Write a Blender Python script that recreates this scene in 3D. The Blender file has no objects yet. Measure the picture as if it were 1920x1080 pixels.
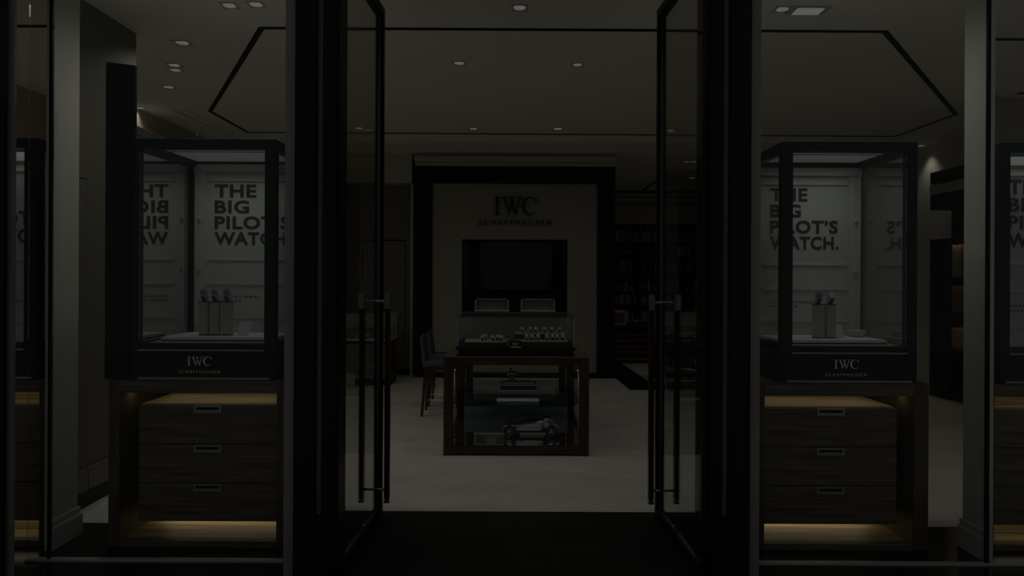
import bpy, bmesh, math, random
from mathutils import Vector, Matrix
random.seed(7)
PI = math.pi
C = bpy.context.scene.collection
# ------------------------------------------------------------ mesh helpers
def B(): return bmesh.new()
def box(bm, x0, x1, y0, y1, z0, z1, mi=0):
    vs = [bm.verts.new((x, y, z)) for x in (x0, x1) for y in (y0, y1) for z in (z0, z1)]
    for f in ((0,1,3,2),(4,6,7,5),(0,4,5,1),(2,3,7,6),(0,2,6,4),(1,5,7,3)):
        fc = bm.faces.new([vs[i] for i in f]); fc.material_index = mi
    return vs
def cyl(bm, p0, p1, r0, r1=None, n=16, mi=0):
    p0 = Vector(p0); p1 = Vector(p1); r1 = r0 if r1 is None else r1
    d = (p1-p0).normalized()
    u = d.orthogonal().normalized(); v = d.cross(u)
    a = [bm.verts.new(p0+(u*math.cos(2*PI*i/n)+v*math.sin(2*PI*i/n))*r0) for i in range(n)]
    b = [bm.verts.new(p1+(u*math.cos(2*PI*i/n)+v*math.sin(2*PI*i/n))*r1) for i in range(n)]
    for i in range(n):
        f = bm.faces.new((a[i], a[(i+1)%n], b[(i+1)%n], b[i])); f.material_index = mi; f.smooth = True
    f = bm.faces.new(a[::-1]); f.material_index = mi
    f = bm.faces.new(b); f.material_index = mi
def tube(bm, pts, r, n=10, mi=0, closed=False):
    pts = [Vector(p) for p in pts]; rings = []; m = len(pts)
    up = None
    for i, p in enumerate(pts):
        if closed: d = (pts[(i+1)%m]-pts[i-1]).normalized()
        else: d = (pts[min(i+1, m-1)]-pts[max(i-1, 0)]).normalized()
        if up is None: up = d.orthogonal().normalized()
        u = (up-d*up.dot(d)).normalized(); up = u; v = d.cross(u)
        rings.append([bm.verts.new(p+(u*math.cos(2*PI*k/n)+v*math.sin(2*PI*k/n))*r) for k in range(n)])
    for i in range(m if closed else m-1):
        A, Bq = rings[i], rings[(i+1)%m]
        for k in range(n):
            f = bm.faces.new((A[k], A[(k+1)%n], Bq[(k+1)%n], Bq[k])); f.smooth = True; f.material_index = mi
    if not closed:
        bm.faces.new(rings[0][::-1]); bm.faces.new(rings[-1])
def lathe(bm, prof, cx=0, cy=0, n=20, mi=0):
    rings = []
    for r, z in prof:
        rings.append([bm.verts.new((cx+r*math.cos(2*PI*k/n), cy+r*math.sin(2*PI*k/n), z)) for k in range(n)])
    for i in range(len(rings)-1):
        for k in range(n):
            f = bm.faces.new((rings[i][k], rings[i][(k+1)%n], rings[i+1][(k+1)%n], rings[i+1][k])); f.smooth = True; f.material_index = mi
    bm.faces.new(rings[0][::-1]); bm.faces.new(rings[-1])
def prism(bm, poly, z0, z1, mi=0):
    a = [bm.verts.new((x, y, z0)) for x, y in poly]; b = [bm.verts.new((x, y, z1)) for x, y in poly]; n = len(poly)
    bm.faces.new(a[::-1]).material_index = mi; bm.faces.new(b).material_index = mi
    for i in range(n): bm.faces.new((a[i], a[(i+1)%n], b[(i+1)%n], b[i])).material_index = mi
def xprism(bm, poly, y0, y1, mi=0):            # polygon in X/Z, thickness in Y
    a = [bm.verts.new((x, y0, z)) for x, z in poly]; b = [bm.verts.new((x, y1, z)) for x, z in poly]; n = len(poly)
    bm.faces.new(a).material_index = mi; bm.faces.new(b[::-1]).material_index = mi
    for i in range(n): bm.faces.new((a[(i+1)%n], a[i], b[i], b[(i+1)%n])).material_index = mi
def xform(bm, M):
    bmesh.ops.transform(bm, matrix=M, verts=bm.verts)
def mk(name, bm, mats, parent=None, bevel=0, label=None, cat=None, group=None, kind=None, loc=None, rz=0):
    bmesh.ops.recalc_face_normals(bm, faces=bm.faces)
    me = bpy.data.meshes.new(name); bm.to_mesh(me); bm.free()
    for m in (mats if isinstance(mats, (list, tuple)) else [mats]): me.materials.append(m)
    o = bpy.data.objects.new(name, me); C.objects.link(o)
    if parent: o.parent = parent
    if loc: o.location = loc
    if rz: o.rotation_euler[2] = rz
    if bevel:
        md = o.modifiers.new('bevel', 'BEVEL'); md.width = bevel; md.segments = 2; md.limit_method = 'ANGLE'
    if label: o['label'] = label
    if cat: o['category'] = cat
    if group: o['group'] = group
    if kind: o['kind'] = kind
    return o
def struct(name, bm, mats, parent=None, bevel=0, label=None):
    return mk(name, bm, mats, parent, bevel, label=label, kind=None if parent else 'structure')
def thing(name, label, cat, loc=(0,0,0), rz=0, group=None, kind=None):
    o = bpy.data.objects.new(name, None); C.objects.link(o); o.empty_display_size = 0.05
    o.location = loc; o.rotation_euler[2] = rz
    if label: o['label'] = label
    if cat: o['category'] = cat
    if group: o['group'] = group
    if kind: o['kind'] = kind
    return o
def copy_tree(o, parent=None):
    c = o.copy(); C.objects.link(c)
    if parent: c.parent = parent
    for ch in [k for k in C.objects if k.parent == o]: copy_tree(ch, c)
    return c
def dup(o, loc, rz=None, label=None, group=None):
    c = copy_tree(o); c.location = loc
    if rz is not None: c.rotation_euler[2] = rz
    if label: c['label'] = label
    if group: c['group'] = group
    return c
# ------------------------------------------------------------ materials
def nt(name):
    m = bpy.data.materials.new(name); m.use_nodes = True
    return m, m.node_tree, m.node_tree.nodes['Principled BSDF']
def mat(name, col, rough=0.5, metal=0.0, spec=0.5, var=0.0, scale=8.0, bump=0.0, stretch=(1,1,1), emit=None, es=0.0):
    m, t, p = nt(name)
    p.inputs['Roughness'].default_value = rough; p.inputs['Metallic'].default_value = metal
    p.inputs['Specular IOR Level'].default_value = spec
    tc = t.nodes.new('ShaderNodeTexCoord'); mp = t.nodes.new('ShaderNodeMapping'); mp.inputs['Scale'].default_value = stretch
    no = t.nodes.new('ShaderNodeTexNoise'); no.inputs['Scale'].default_value = scale; no.inputs['Detail'].default_value = 6
    t.links.new(tc.outputs['Object'], mp.inputs['Vector']); t.links.new(mp.outputs['Vector'], no.inputs['Vector'])
    cr = t.nodes.new('ShaderNodeValToRGB')
    v = var
    cr.color_ramp.elements[0].position = .3; cr.color_ramp.elements[1].position = .7
    cr.color_ramp.elements[0].color = tuple(c*(1-v) for c in col)+(1,)
    cr.color_ramp.elements[1].color = tuple(min(1, c*(1+v)) for c in col)+(1,)
    t.links.new(no.outputs['Fac'], cr.inputs['Fac']); t.links.new(cr.outputs['Color'], p.inputs['Base Color'])
    if bump:
        b = t.nodes.new('ShaderNodeBump'); b.inputs['Strength'].default_value = bump; b.inputs['Distance'].default_value = .01
        t.links.new(no.outputs['Fac'], b.inputs['Height']); t.links.new(b.outputs['Normal'], p.inputs['Normal'])
    if emit:
        p.inputs['Emission Color'].default_value = tuple(emit)+(1,); p.inputs['Emission Strength'].default_value = es
    return m
def wood(name, c1, c2, stretch, rough=.4, scale=3.0, spec=.4):
    m, t, p = nt(name); p.inputs['Roughness'].default_value = rough; p.inputs['Specular IOR Level'].default_value = spec
    tc = t.nodes.new('ShaderNodeTexCoord'); mp = t.nodes.new('ShaderNodeMapping'); mp.inputs['Scale'].default_value = stretch
    no = t.nodes.new('ShaderNodeTexNoise'); no.inputs['Scale'].default_value = scale; no.inputs['Detail'].default_value = 8; no.inputs['Roughness'].default_value = .65
    cr = t.nodes.new('ShaderNodeValToRGB')
    e = cr.color_ramp.elements; e[0].position = .36; e[1].position = .64; e[0].color = c1+(1,); e[1].color = c2+(1,)
    t.links.new(tc.outputs['Object'], mp.inputs['Vector']); t.links.new(mp.outputs['Vector'], no.inputs['Vector'])
    t.links.new(no.outputs['Fac'], cr.inputs['Fac']); t.links.new(cr.outputs['Color'], p.inputs['Base Color'])
    return m
def glassm(name, tint=(1,1,1), refl=1.0, ior=1.45, rough=0.0):
    m = bpy.data.materials.new(name); m.use_nodes = True; t = m.node_tree; t.nodes.clear()
    out = t.nodes.new('ShaderNodeOutputMaterial'); mx = t.nodes.new('ShaderNodeMixShader')
    tr = t.nodes.new('ShaderNodeBsdfTransparent'); gl = t.nodes.new('ShaderNodeBsdfGlossy'); fr = t.nodes.new('ShaderNodeFresnel')
    tr.inputs['Color'].default_value = tuple(tint)+(1,); gl.inputs['Roughness'].default_value = rough
    fr.inputs['IOR'].default_value = ior
    mu = t.nodes.new('ShaderNodeMath'); mu.operation = 'MULTIPLY'; mu.inputs[1].default_value = refl
    t.links.new(fr.outputs[0], mu.inputs[0]); t.links.new(mu.outputs[0], mx.inputs[0])
    t.links.new(tr.outputs[0], mx.inputs[1]); t.links.new(gl.outputs[0], mx.inputs[2]); t.links.new(mx.outputs[0], out.inputs[0])
    return m
def mirrorm(name, col, keep):
    m = bpy.data.materials.new(name); m.use_nodes = True; t = m.node_tree; t.nodes.clear()
    out = t.nodes.new('ShaderNodeOutputMaterial'); mx = t.nodes.new('ShaderNodeMixShader'); mx.inputs[0].default_value = keep
    tr = t.nodes.new('ShaderNodeBsdfTransparent'); gl = t.nodes.new('ShaderNodeBsdfGlossy')
    gl.inputs['Color'].default_value = col+(1,); gl.inputs['Roughness'].default_value = .01
    t.links.new(tr.outputs[0], mx.inputs[1]); t.links.new(gl.outputs[0], mx.inputs[2]); t.links.new(mx.outputs[0], out.inputs[0])
    return m
M = dict(
 ceil = mat('ceiling_plaster', (.90,.87,.78), .8, var=.02, scale=2),
 wall = mat('wall_paint', (.66,.64,.54), .7, var=.03, scale=2),
 fascia = mat('fascia_paint', (.52,.51,.43), .7, var=.03, scale=2),
 brownwall = mat('brown_wallcovering', (.46,.40,.30), .7, var=.06, scale=6),
 pier = mat('pier_paint', (.74,.74,.66), .5, var=.03, scale=2),
 darkwall = mat('taupe_wall', (.19,.18,.14), .6, var=.04, scale=3),
 floor = mat('beige_stone', (.66,.63,.565), .6, spec=.3, var=.08, scale=2.2, stretch=(1,1.8,1)),
 blackstone = mat('black_stone', (.022,.021,.018), .6, spec=.12, var=.15, scale=5),
 polished = mat('polished_black_stone', (.016,.016,.016), .16, spec=.35, var=.15, scale=5),
 grout = mat('grey_grout', (.12,.12,.11), .7),
 black = mat('black_lacquer', (.008,.008,.007), .45, spec=.25),
 steel = mat('grey_stone_jamb', (.31,.29,.262), .5, var=.08, scale=3),
 groove = mat('black_groove', (.012,.011,.009), .6, spec=.1),
 navy = mat('dark_navy_frame', (.022,.032,.030), .45, spec=.3),
 slab = mat('black_board', (.022,.022,.022), .6, spec=.2),
 alu = mat('brushed_aluminium', (.42,.45,.48), .3, metal=1, var=.05, scale=30),
 chrome = mat('chrome', (.75,.75,.75), .15, metal=1),
 brass = mat('champagne_metal', (.95,.88,.72), .4, metal=1, spec=.6, var=.03, scale=40),
 pull = mat('satin_nickel', (.40,.38,.31), .4, metal=.8, var=.05, scale=40),
 contain = mat('white_container_paint', (.66,.665,.60), .6, spec=.3, var=.02, scale=4),
 ink = mat('dark_lettering', (.055,.050,.045), .6),
 signblack = mat('black_sign_letters', (.006,.006,.006), .4),
 white = mat('white_platform', (.84,.84,.83), .5, var=.01),
 cream = mat('cream_panel', (.33,.325,.265), .6, var=.02),
 palegrey = mat('pale_grey_acrylic', (.50,.48,.43), .3, var=.04),
 paper = mat('white_card', (.86,.86,.86), .6),
 rosewood = wood('rosewood', (.035,.014,.007), (.10,.045,.022), (12,12,1.2), .4),
 rosewoodx = wood('rosewood_rail', (.035,.014,.007), (.10,.045,.022), (1.2,12,12), .4),
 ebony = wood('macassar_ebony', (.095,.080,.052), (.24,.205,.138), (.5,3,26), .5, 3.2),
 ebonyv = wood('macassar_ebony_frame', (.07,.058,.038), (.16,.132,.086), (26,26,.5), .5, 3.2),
 goldwood = wood('lit_veneer', (.26,.19,.09), (.58,.47,.28), (.6,14,22), .5, 3.2),  # lit copy of the cabinet wood, golden LED glow in its colour
 handlewood = wood('handle_wood', (.02,.010,.006), (.06,.03,.018), (20,20,1), .3),
 slate = mat('slate_upholstery', (.085,.095,.115), .8, var=.08, scale=30),
 darklea = mat('dark_leather', (.03,.028,.025), .5, var=.1),
 plinthgrey = mat('blue_grey_lacquer', (.26,.29,.33), .4),
 stubwall = mat('dark_taupe_wall', (.145,.14,.11), .6, var=.04, scale=3),
 tabletop = mirrorm('polished_table_glass', (.93,.94,.91), .93),
 tealedge = mat('table_glass_edge', (.07,.10,.105), .3),
 redwood = wood('mahogany', (.035,.015,.008), (.10,.045,.024), (1,1,9), .4),
 screen = mat('black_glass_screen', (.008,.008,.010), .06, spec=.4),
 bluemat = mat('blue_display_mat', (.04,.07,.30), .5, var=.05),  # blue colour stands for a reflection on the niche floor
 bluescreen = mat('blue_backlit_panel', (.16,.24,.27), .4, var=.08, scale=6, emit=(.40,.58,.64), es=.28),
 silver = mat('silver_body', (.50,.51,.50), .22, metal=1),
 rubber = mat('black_rubber', (.012,.012,.012), .7),
 lens = mat('lamp_lens', (.8,.8,.8), .4, emit=(1,.99,.96), es=.9),
 lenstrim = mat('lamp_trim', (.55,.53,.50), .5),
 bluedial = mat('blue_dial', (.05,.12,.26), .3),
 whitedial = mat('silver_dial', (.62,.62,.60), .3),
 strap = mat('brown_leather_strap', (.075,.035,.02), .6, var=.2, scale=60),
 cushion = mat('ivory_cushion', (.72,.67,.55), .7),
 tray = mat('ivory_tray', (.60,.53,.42), .6),
 redbox = mat('dull_red', (.24,.085,.06), .6),
 tan = mat('tan_cover', (.36,.24,.13), .6, var=.1),
 orange = mat('amber_book_cover', (.42,.20,.07), .6, var=.1),  # warm shelf light put into the cover colour
 brownbk = mat('brown_book_cover', (.20,.10,.055), .6, var=.1),
 greybk = mat('grey_book_cover', (.34,.34,.32), .6, var=.1),
 greenish = mat('olive_glass', (.16,.17,.10), .2, var=.1),
 teal = mat('teal_cloth', (.05,.13,.16), .6),
 glass = glassm('clear_glass', (.97,.98,.975), .45),
 shopglass = glassm('shop_window_glass', (.97,.975,.97), .35),
 doorglass = glassm('door_glass', (.86,.86,.84), .30),
 edgeglass = glassm('glass_edge', (.86,.92,.93), .6, 1.5),
 lightpanel = mat('diffuser_panel', (.75,.75,.72), .5, emit=(1,1,.94), es=.27),
 mirror = mirrorm('case_mirror', (.72,.72,.70), .93),
 halfmirror = mirrorm('smoked_side_glass', (.80,.80,.78), .30),
)
# ------------------------------------------------------------ text
def text_bm(s, w, h, depth, bold=0.0, space=1.0):
    cu = bpy.data.curves.new('t', 'FONT'); cu.body = s; cu.size = 1; cu.space_character = space
    cu.extrude = .01; cu.offset = bold; cu.resolution_u = 3
    o = bpy.data.objects.new('t', cu); C.objects.link(o)
    dg = bpy.context.evaluated_depsgraph_get(); me = bpy.data.meshes.new_from_object(o.evaluated_get(dg))
    bpy.data.objects.remove(o); bpy.data.curves.remove(cu)
    bm = B(); bm.from_mesh(me); bpy.data.meshes.remove(me)
    xs = [v.co.x for v in bm.verts]; ys = [v.co.y for v in bm.verts]
    x0, x1, y0, y1 = min(xs), max(xs), min(ys), max(ys)
    for v in bm.verts:
        X = (v.co.x-x0)/(x1-x0)*w; Y = (v.co.y-y0)/(y1-y0)*h; Z = depth*(v.co.z/.02+.5)
        v.co = Vector((X, -Z, Y))
    return bm
def add(bm, other, off=(0,0,0)):
    me = bpy.data.meshes.new('x'); xform(other, Matrix.Translation(off)); other.to_mesh(me); other.free(); bm.from_mesh(me); bpy.data.meshes.remove(me)
def serif_bm(w, h, d):                          # the three serif capitals, X right, Z up, front at -Y
    bm = B()
    def P(pts): xprism(bm, [(x*h, z*h) for x, z in pts], -d, 0)
    s = .055
    P([(.12,.03),(.29,.03),(.29,.97),(.12,.97)]); P([(0,0),(.41,0),(.41,.03),(.29,s+.02),(.12,s+.02),(0,.03)])
    P([(.12,1-s-.02),(.29,1-s-.02),(.41,.97),(.41,1),(0,1),(0,.97)])
    def wv(x):
        P([(x,1),(x+.19,1),(x+.46,.12),(x+.42,0),(x+.38,0)])
        P([(x+.38,0),(x+.45,.0),(x+.74,1),(x+.66,1)])
    wv(.56); wv(.98)
    P([(.47,1),(.85,1),(.85,.965),(.47,.965)]); P([(.93,1),(1.27,1),(1.27,.965),(.93,.965)]); P([(1.5,1),(1.86,1),(1.86,.965),(1.5,.965)])
    cx, cz = 2.30, .5; o_, i_ = [], []
    for k in range(29):
        a = math.radians(42+k*(276)/28)
        o_.append((cx+.50*math.cos(a), cz+.515*math.sin(a))); i_.append((cx+.07+.37*math.cos(a), cz+.455*math.sin(a)))
    for k in range(28): P([o_[k], o_[k+1], i_[k+1], i_[k]])
    P([(cx+.34,.86),(cx+.42,.99),(cx+.455,.99),(cx+.455,.68),(cx+.42,.68)])
    xs = [v.co.x for v in bm.verts]; k = w/(max(xs)-min(xs)); x0 = min(xs)
    for v in bm.verts: v.co.x = (v.co.x-x0)*k
    return bm
def logo_bm(hw, big_w, big_h, small_w, small_h, gap, d):     # centred on X, small line bottom at z=0
    bm = serif_bm(big_w, big_h, d); xform(bm, Matrix.Translation((-big_w/2, 0, small_h+gap)))
    add(bm, text_bm('SCHAFFHAUSEN', small_w, small_h, d, 0, 1.45), (-small_w/2, 0, 0))
    return bm
# ------------------------------------------------------------ camera
F, CX, CY, HC = 1277.0, 965.0, 515.0, 1.55
cam = bpy.data.cameras.new('camera'); co = bpy.data.objects.new('camera', cam); C.objects.link(co)
cam.sensor_width = 36; cam.lens = 36*F/1920; cam.shift_x = -(CX-960)/1920; cam.shift_y = -(540-CY)/1920
cam.clip_start = .05
ROLL = math.radians(.27)
co.matrix_world = Matrix.Translation((0,0,HC)) @ Matrix.Rotation(PI/2, 4, 'X') @ Matrix.Rotation(ROLL, 4, 'Z')
bpy.context.scene.camera = co
def at(x, y, Y):                                # point of the place seen at a picture position, at distance Y
    c, s = math.cos(ROLL), math.sin(ROLL); dx, dy = x-CX, y-CY
    u = dx*c+dy*s; v = -dx*s+dy*c
    return Vector((u*Y/F, Y, HC-v*Y/F))
def atz(x, y, z):
    p = at(x, y, 1.0); return Vector((0,0,HC))+(p-Vector((0,0,HC)))*((z-HC)/(p.z-HC))
# ------------------------------------------------------------ the shell
ZC = 3.36
bm = B(); box(bm, -6, 7.5, 4.22, 15.4, -.08, 0); struct('floor', bm, M['floor'])
bm = B(); box(bm, -6, -1.18, 2.6, 4.22, -.08, .0); box(bm, 1.27, 7.5, 2.6, 4.22, -.08, .0)
struct('floor', bm, M['polished'])
bm = B()
box(bm, -1.18, 1.27, 2.6, 4.22, -.08, -.004, 1); box(bm, -1.18, 1.27, 4.22, 4.45, .0, .001, 1)
xs = [-1.18, -1.02, 1.04, 1.27]; ys = [2.6, 3.78, 4.45]
for i in range(3):
    for j in range(2):
        box(bm, xs[i]+.0015, xs[i+1]-.0015, ys[j]+.002, ys[j+1]-.002, -.003, .003)
struct('floor', bm, [M['blackstone'], M['grout']])
bm = B(); box(bm, -9, 10, -6, 2.6, -.08, .0); struct('floor', bm, M['floor'])  # unseen mall floor, added in beige to bounce light upward
# black inlay at the back right of the beige floor
pts = [atz(1140,674,.002), atz(1163,680,.002), atz(1218,716,.002), atz(1560,716,.002), atz(1560,731,.002), atz(1181,731,.002), atz(1140,697,.002)]
bm = B(); prism(bm, [(p.x, p.y) for p in pts][::-1], 0, .003); struct('trim_1', bm, M['polished'])
# ceiling with black shadow gap
bm = B(); box(bm, -6, 7.5, 3.5, 15.4, ZC, ZC+.1); struct('ceiling', bm, M['ceil'])
def groove(pts, w, name, z=ZC, closed=True):
    n = len(pts); c = Vector((sum(p[0] for p in pts)/n, sum(p[1] for p in pts)/n))
    inn = []
    for i in range(n):
        p = Vector(pts[i]); a = (Vector(pts[i-1])-p).normalized(); b = (Vector(pts[(i+1)%n])-p).normalized()
        bis = (a+b).normalized(); s = abs(a.cross(b)) if False else abs(a.x*b.y-a.y*b.x)
        half = math.acos(max(-1, min(1, a.dot(b))))/2
        inn.append(p+bis*(w/max(.2, math.sin(half))))
    bm = B()
    for i in range(n):
        j = (i+1) % n
        prism(bm, [pts[i], pts[j], tuple(inn[j]), tuple(inn[i])], z-.004, z+.02)
    return struct(name, bm, M['groove'])
tray = [atz(485,50,ZC), atz(388,208,ZC), atz(460,250,ZC), atz(1672,256,ZC), atz(1783,214,ZC), atz(1665,57,ZC)]
tray = [(p.x, p.y) for p in tray]
tray[1] = (-3.43, tray[1][1]); tray[2] = (-3.45, 8.75); tray[3] = (4.93, 8.82); tray[4] = (4.93, tray[4][1])
groove(tray, .045, 'trim_2')
# moulded steps outside the gap on the left, back and right
bm = B()
for k in range(3):
    o0 = .09+.11*k; o1 = o0+.055; yl = tray[1][1]; yr = tray[4][1]; zt = ZC-.012*(k+1)
    box(bm, -3.45-o1, -3.45-o0, yl-.1, 8.78+o1, zt, ZC); box(bm, 4.93+o0, 4.93+o1, yr-.1, 8.78+o1, zt, ZC)
    box(bm, -3.45-o0, 4.93+o0, 8.78+o0, 8.78+o1, zt, ZC)
struct('trim_3', bm, M['ceil'], bevel=.003)
for n, (a, b, c_) in enumerate(((-4.6,-3.3,4.98), (3.45,4.6,5.16))):
    bm = B(); box(bm, a, b, c_, c_+.045, ZC-.004, ZC+.02); struct('trim_%d' % (4+n), bm, M['groove'])
g2 = [(3.05,9.9),(2.62,13.9),(6.0,13.9),(6.0,9.9)]
a = atz(1190,366,ZC); b = atz(1229,339,ZC)
bm = B(); prism(bm, [(a.x,a.y),(a.x+.05,a.y),(b.x+.05,b.y),(b.x,b.y)], ZC-.004, ZC+.02); prism(bm, [(a.x,a.y),(a.x,a.y+.06),(5.6,a.y+.06),(5.6,a.y)], ZC-.004, ZC+.02)
struct('trim_6', bm, M['groove'])
# walls
bm = B(); box(bm, -4.9, -4.8, 3.6, 7.2, 0, ZC); box(bm, -4.8, -4.15, 7.2, 7.3, 0, ZC); box(bm, -4.25, -4.15, 7.3, 10.7, 0, ZC)
struct('wall_left', bm, [M['brownwall']])
bm = B(); box(bm, -4.15, -4.06, 7.3, 10.3, 3.05, 3.13); box(bm, -4.15, -4.10, 7.3, 10.3, 2.98, 3.05); struct('trim_7', bm, M['fascia'], bevel=.004)
bm = B()
box(bm, -4.15, -2.35, 10.5, 10.62, 0, ZC); box(bm, -2.35, -1.68, 10.5, 10.62, 2.08, ZC); box(bm, -1.68, 1.52, 10.5, 10.62, 0, ZC)
struct('wall_back', bm, M['darkwall'])
bm = B(); box(bm, -4.15, -1.55, 10.22, 10.5, 2.92, ZC); struct('trim_8', bm, M['fascia'], bevel=.004)
bm = B(); box(bm, -4.15, -1.56, 10.46, 10.5, 0, .09); struct('baseboard_back', bm, M['black'])
bm = B(); box(bm, 1.40, 1.49, 10.5, 15.2, 0, ZC); struct('wall_inner', bm, M['wall'])
bm = B(); box(bm, 1.52, 7.4, 15.2, 15.3, 0, ZC); struct('wall_far', bm, M['wall'])
bm = B()
box(bm, 1.62, 5.75, 14.78, 15.2, 2.67, 2.98); box(bm, 1.62, 5.75, 14.70, 15.2, 2.98, 3.05); box(bm, 1.62, 5.75, 14.80, 15.2, 3.05, 3.13)
box(bm, 1.62, 5.75, 14.60, 15.2, 3.13, 3.19); box(bm, 1.62, 5.75, 14.68, 15.2, 3.19, 3.25); box(bm, 1.62, 5.75, 14.52, 15.2, 3.25, 3.30)
struct('trim_9', bm, M['fascia'], bevel=.004)
bm = B(); box(bm, 5.75, 5.85, 6.9, 15.2, 0, ZC); 
struct('wall_right', bm, M['wall'])
bm = B(); box(bm, 4.66, 7.4, 6.8, 6.9, 0, ZC); box(bm, 7.3, 7.4, 3.6, 6.8, 0, ZC); struct('wall_side', bm, M['brownwall'])
# pier fins behind the shop window with skirting
def fin(sx, x, y0, y1, name):
    bm = B(); xa, xb = sorted((x, x+sx*.03)); box(bm, xa, xb, y0, y1, .0, 3.5); struct(name, bm, M['pier'])
    bm = B(); xa, xb = sorted((x, x-sx*.02)); box(bm, xa, xb, y0-.005, y1+.02, .0, .125)
    xa, xb = sorted((x, x-sx*.012)); box(bm, xa, xb, y0-.003, y1+.012, .125, .165)
    struct('baseboard_'+('left' if sx < 0 else 'right'), bm, M['pier'], bevel=.003)
fin(-1, -2.58, 3.79, 4.03, 'wall_pier_left'); fin(1, 2.575, 3.70, 3.905, 'wall_pier_right')
# taupe wall stub with a concealed door
bm = B(); box(bm, -2.97, -2.87, 4.40, 5.15, .0, ZC); struct('wall_stub', bm, M['stubwall'])
d2 = thing('door_3', None, None, (-2.87, 4.4, 0), kind='structure')
bm = B(); box(bm, 0, .006, .0, .155, .19, 2.17); mk('leaf', bm, M['stubwall'], d2)
bm = B(); box(bm, 0, .004, .155, .161, .19, 2.18); box(bm, 0, .004, 0, .155, 2.17, 2.178); mk('gap', bm, M['groove'], d2)
bm = B(); box(bm, -2.87, -2.845, 4.40, 4.552, .09, .21); box(bm, -2.87, -2.85, 4.4, 4.552, .21, .245); box(bm, -2.87, -2.845, 4.560, 5.15, .09, .21); box(bm, -2.87, -2.85, 4.56, 5.15, .21, .245)
struct('baseboard_stub', bm, M['darkwall'], bevel=.002)
bm = B(); box(bm, -2.87, -2.83, 4.40, 5.15, 0, .09); struct('baseboard_plinth', bm, M['black'])
# back wall door behind the left door leaf
d1 = thing('door_4', None, None, (-2.35, 10.5, 0), kind='structure')
bm = B(); box(bm, .01, .66, .0, .05, .09, 2.06); mk('leaf', bm, M['darkwall'], d1, bevel=.003)
bm = B(); cyl(bm, (.58,.0,.9), (.58,-.03,.9), .012); cyl(bm, (.58,-.03,.9), (.50,-.03,.9), .009); cyl(bm, (.58,0,.9), (.58,-.006,.9), .028); mk('handle', bm, M['chrome'], d1)
bm = B(); box(bm, .0, .01, -.004, .05, 0, 2.08); box(bm, .66, .67, -.004, .05, 0, 2.08); box(bm, .0, .67, -.004, .05, 2.06, 2.08); mk('door_frame', bm, M['groove'], d1)
bm = B(); box(bm, -1.60, -1.56, 10.44, 10.5, 0, 2.92); struct('trim_10', bm, M['wall'])
# dark portal on the back wall with pale panel and niche
yp = 10.22
X0, X1 = at(778,500,yp).x, at(1153,500,yp).x; xi0, xi1 = at(810,500,yp).x, at(1120,500,yp).x
zt = at(965,312,yp).z; zi = at(965,344,yp).z; zb = at(965,699,yp).z
bm = B(); box(bm, X0, xi0, yp, 10.5, 0, zt); box(bm, xi1, X1, yp, 10.5, 0, zt); box(bm, xi0, xi1, yp, 10.5, zi, zt); box(bm, xi0, xi1, yp+.01, 10.5, 0, zb)
struct('trim_11', bm, M['black'])
yq = 10.26
n0, n1 = at(866,500,yq).x, at(1064,500,yq).x; nt_, nb = at(965,449,yq).z, .985
bm = B(); box(bm, xi0, n0, yq, 10.5, zb, zi); box(bm, n1, xi1, yq, 10.5, zb, zi); box(bm, n0, n1, yq, 10.5, nt_, zi); box(bm, n0, n1, yq, 10.5, zb, nb)
struct('wall_panel', bm, M['cream'])
bm = B(); box(bm, n0, n1, 10.46, 10.5, nb, nt_, 0); box(bm, n0, n1, yq+.02, 10.46, nb-.0, nb+.008, 0); struct('trim_12', bm, M['black'])
# pale cornice strip above the portal
bm = B(); box(bm, X0, X1, 10.20, 10.5, zt+.001, ZC); box(bm, X0, X1, 10.10, 10.2, zt+.05, zt+.13); struct('trim_13', bm, M['fascia'])
# ------------------------------------------------------------ facade: posts, jambs, glass
def post(sx, xa, xb, name):
    w = xb-xa; bm = B()
    # xa..xb from outer side to door side (in absolute x)
    q0 = xa+w*.50; q1 = xa+w*.67
    if sx > 0: q0 = xa+w*.33; q1 = xa+w*.50
    box(bm, xa, q0, 3.40, 3.66, 0, 3.6); box(bm, q1, xb, 3.40, 3.62, 0, 3.6); box(bm, q0, q1, 3.40, 3.6, 0, .33); box(bm, q0, q1, 3.47, 3.66, .33, 3.6)
    o = struct(name, bm, M['black'])
    bm = B(); box(bm, q0, q1, 3.445, 3.47, .33, 3.6); mk('reveal', bm, M['steel'], o)  # grey strip modelled for a reflection on the glossy black post
post(-1, at(552,515,3.40).x, at(629,515,3.40).x, 'trim_14'); post(1, at(1331,515,3.40).x, at(1408,515,3.40).x, 'trim_15')
bm = B()
for xa, xb, d_ in ((533.5,551.5,.26),(1407.5,1425.5,.26),(7,25.5,.015)): box(bm, at(xa,515,3.44).x, at(xb,515,3.44).x, 3.44, 3.44+d_, 0, 3.6)
struct('trim_16', bm, M['steel'])
bm = B(); box(bm, -2.9, at(7,515,3.40).x, 3.40, 3.42, 0, 3.6); struct('trim_17', bm, M['black'])
bm = B(); box(bm, -6, 7.5, 3.35, 3.72, 3.30, 3.9); struct('wall_front', bm, M['black'])
YG = 3.66
gl = [(-2.62+.0, at(96,515,YG).x), (at(96,515,YG).x, at(534,515,YG).x), (at(1425,515,YG).x, at(1854,515,YG).x), (at(1854,515,YG).x, 4.2)]
for i, (a, b) in enumerate(gl):
    w_ = thing('window_%d' % (i+1), None, None, (a, YG, 0), kind='structure')
    bm = B(); box(bm, .004, b-a-.004, 0, .012, .01, 3.32); mk('pane', bm, M['shopglass'], w_)
    bm = B(); box(bm, 0, b-a, -.01, .022, 0, .012); mk('sill_channel', bm, M['palegrey'], w_)
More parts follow.
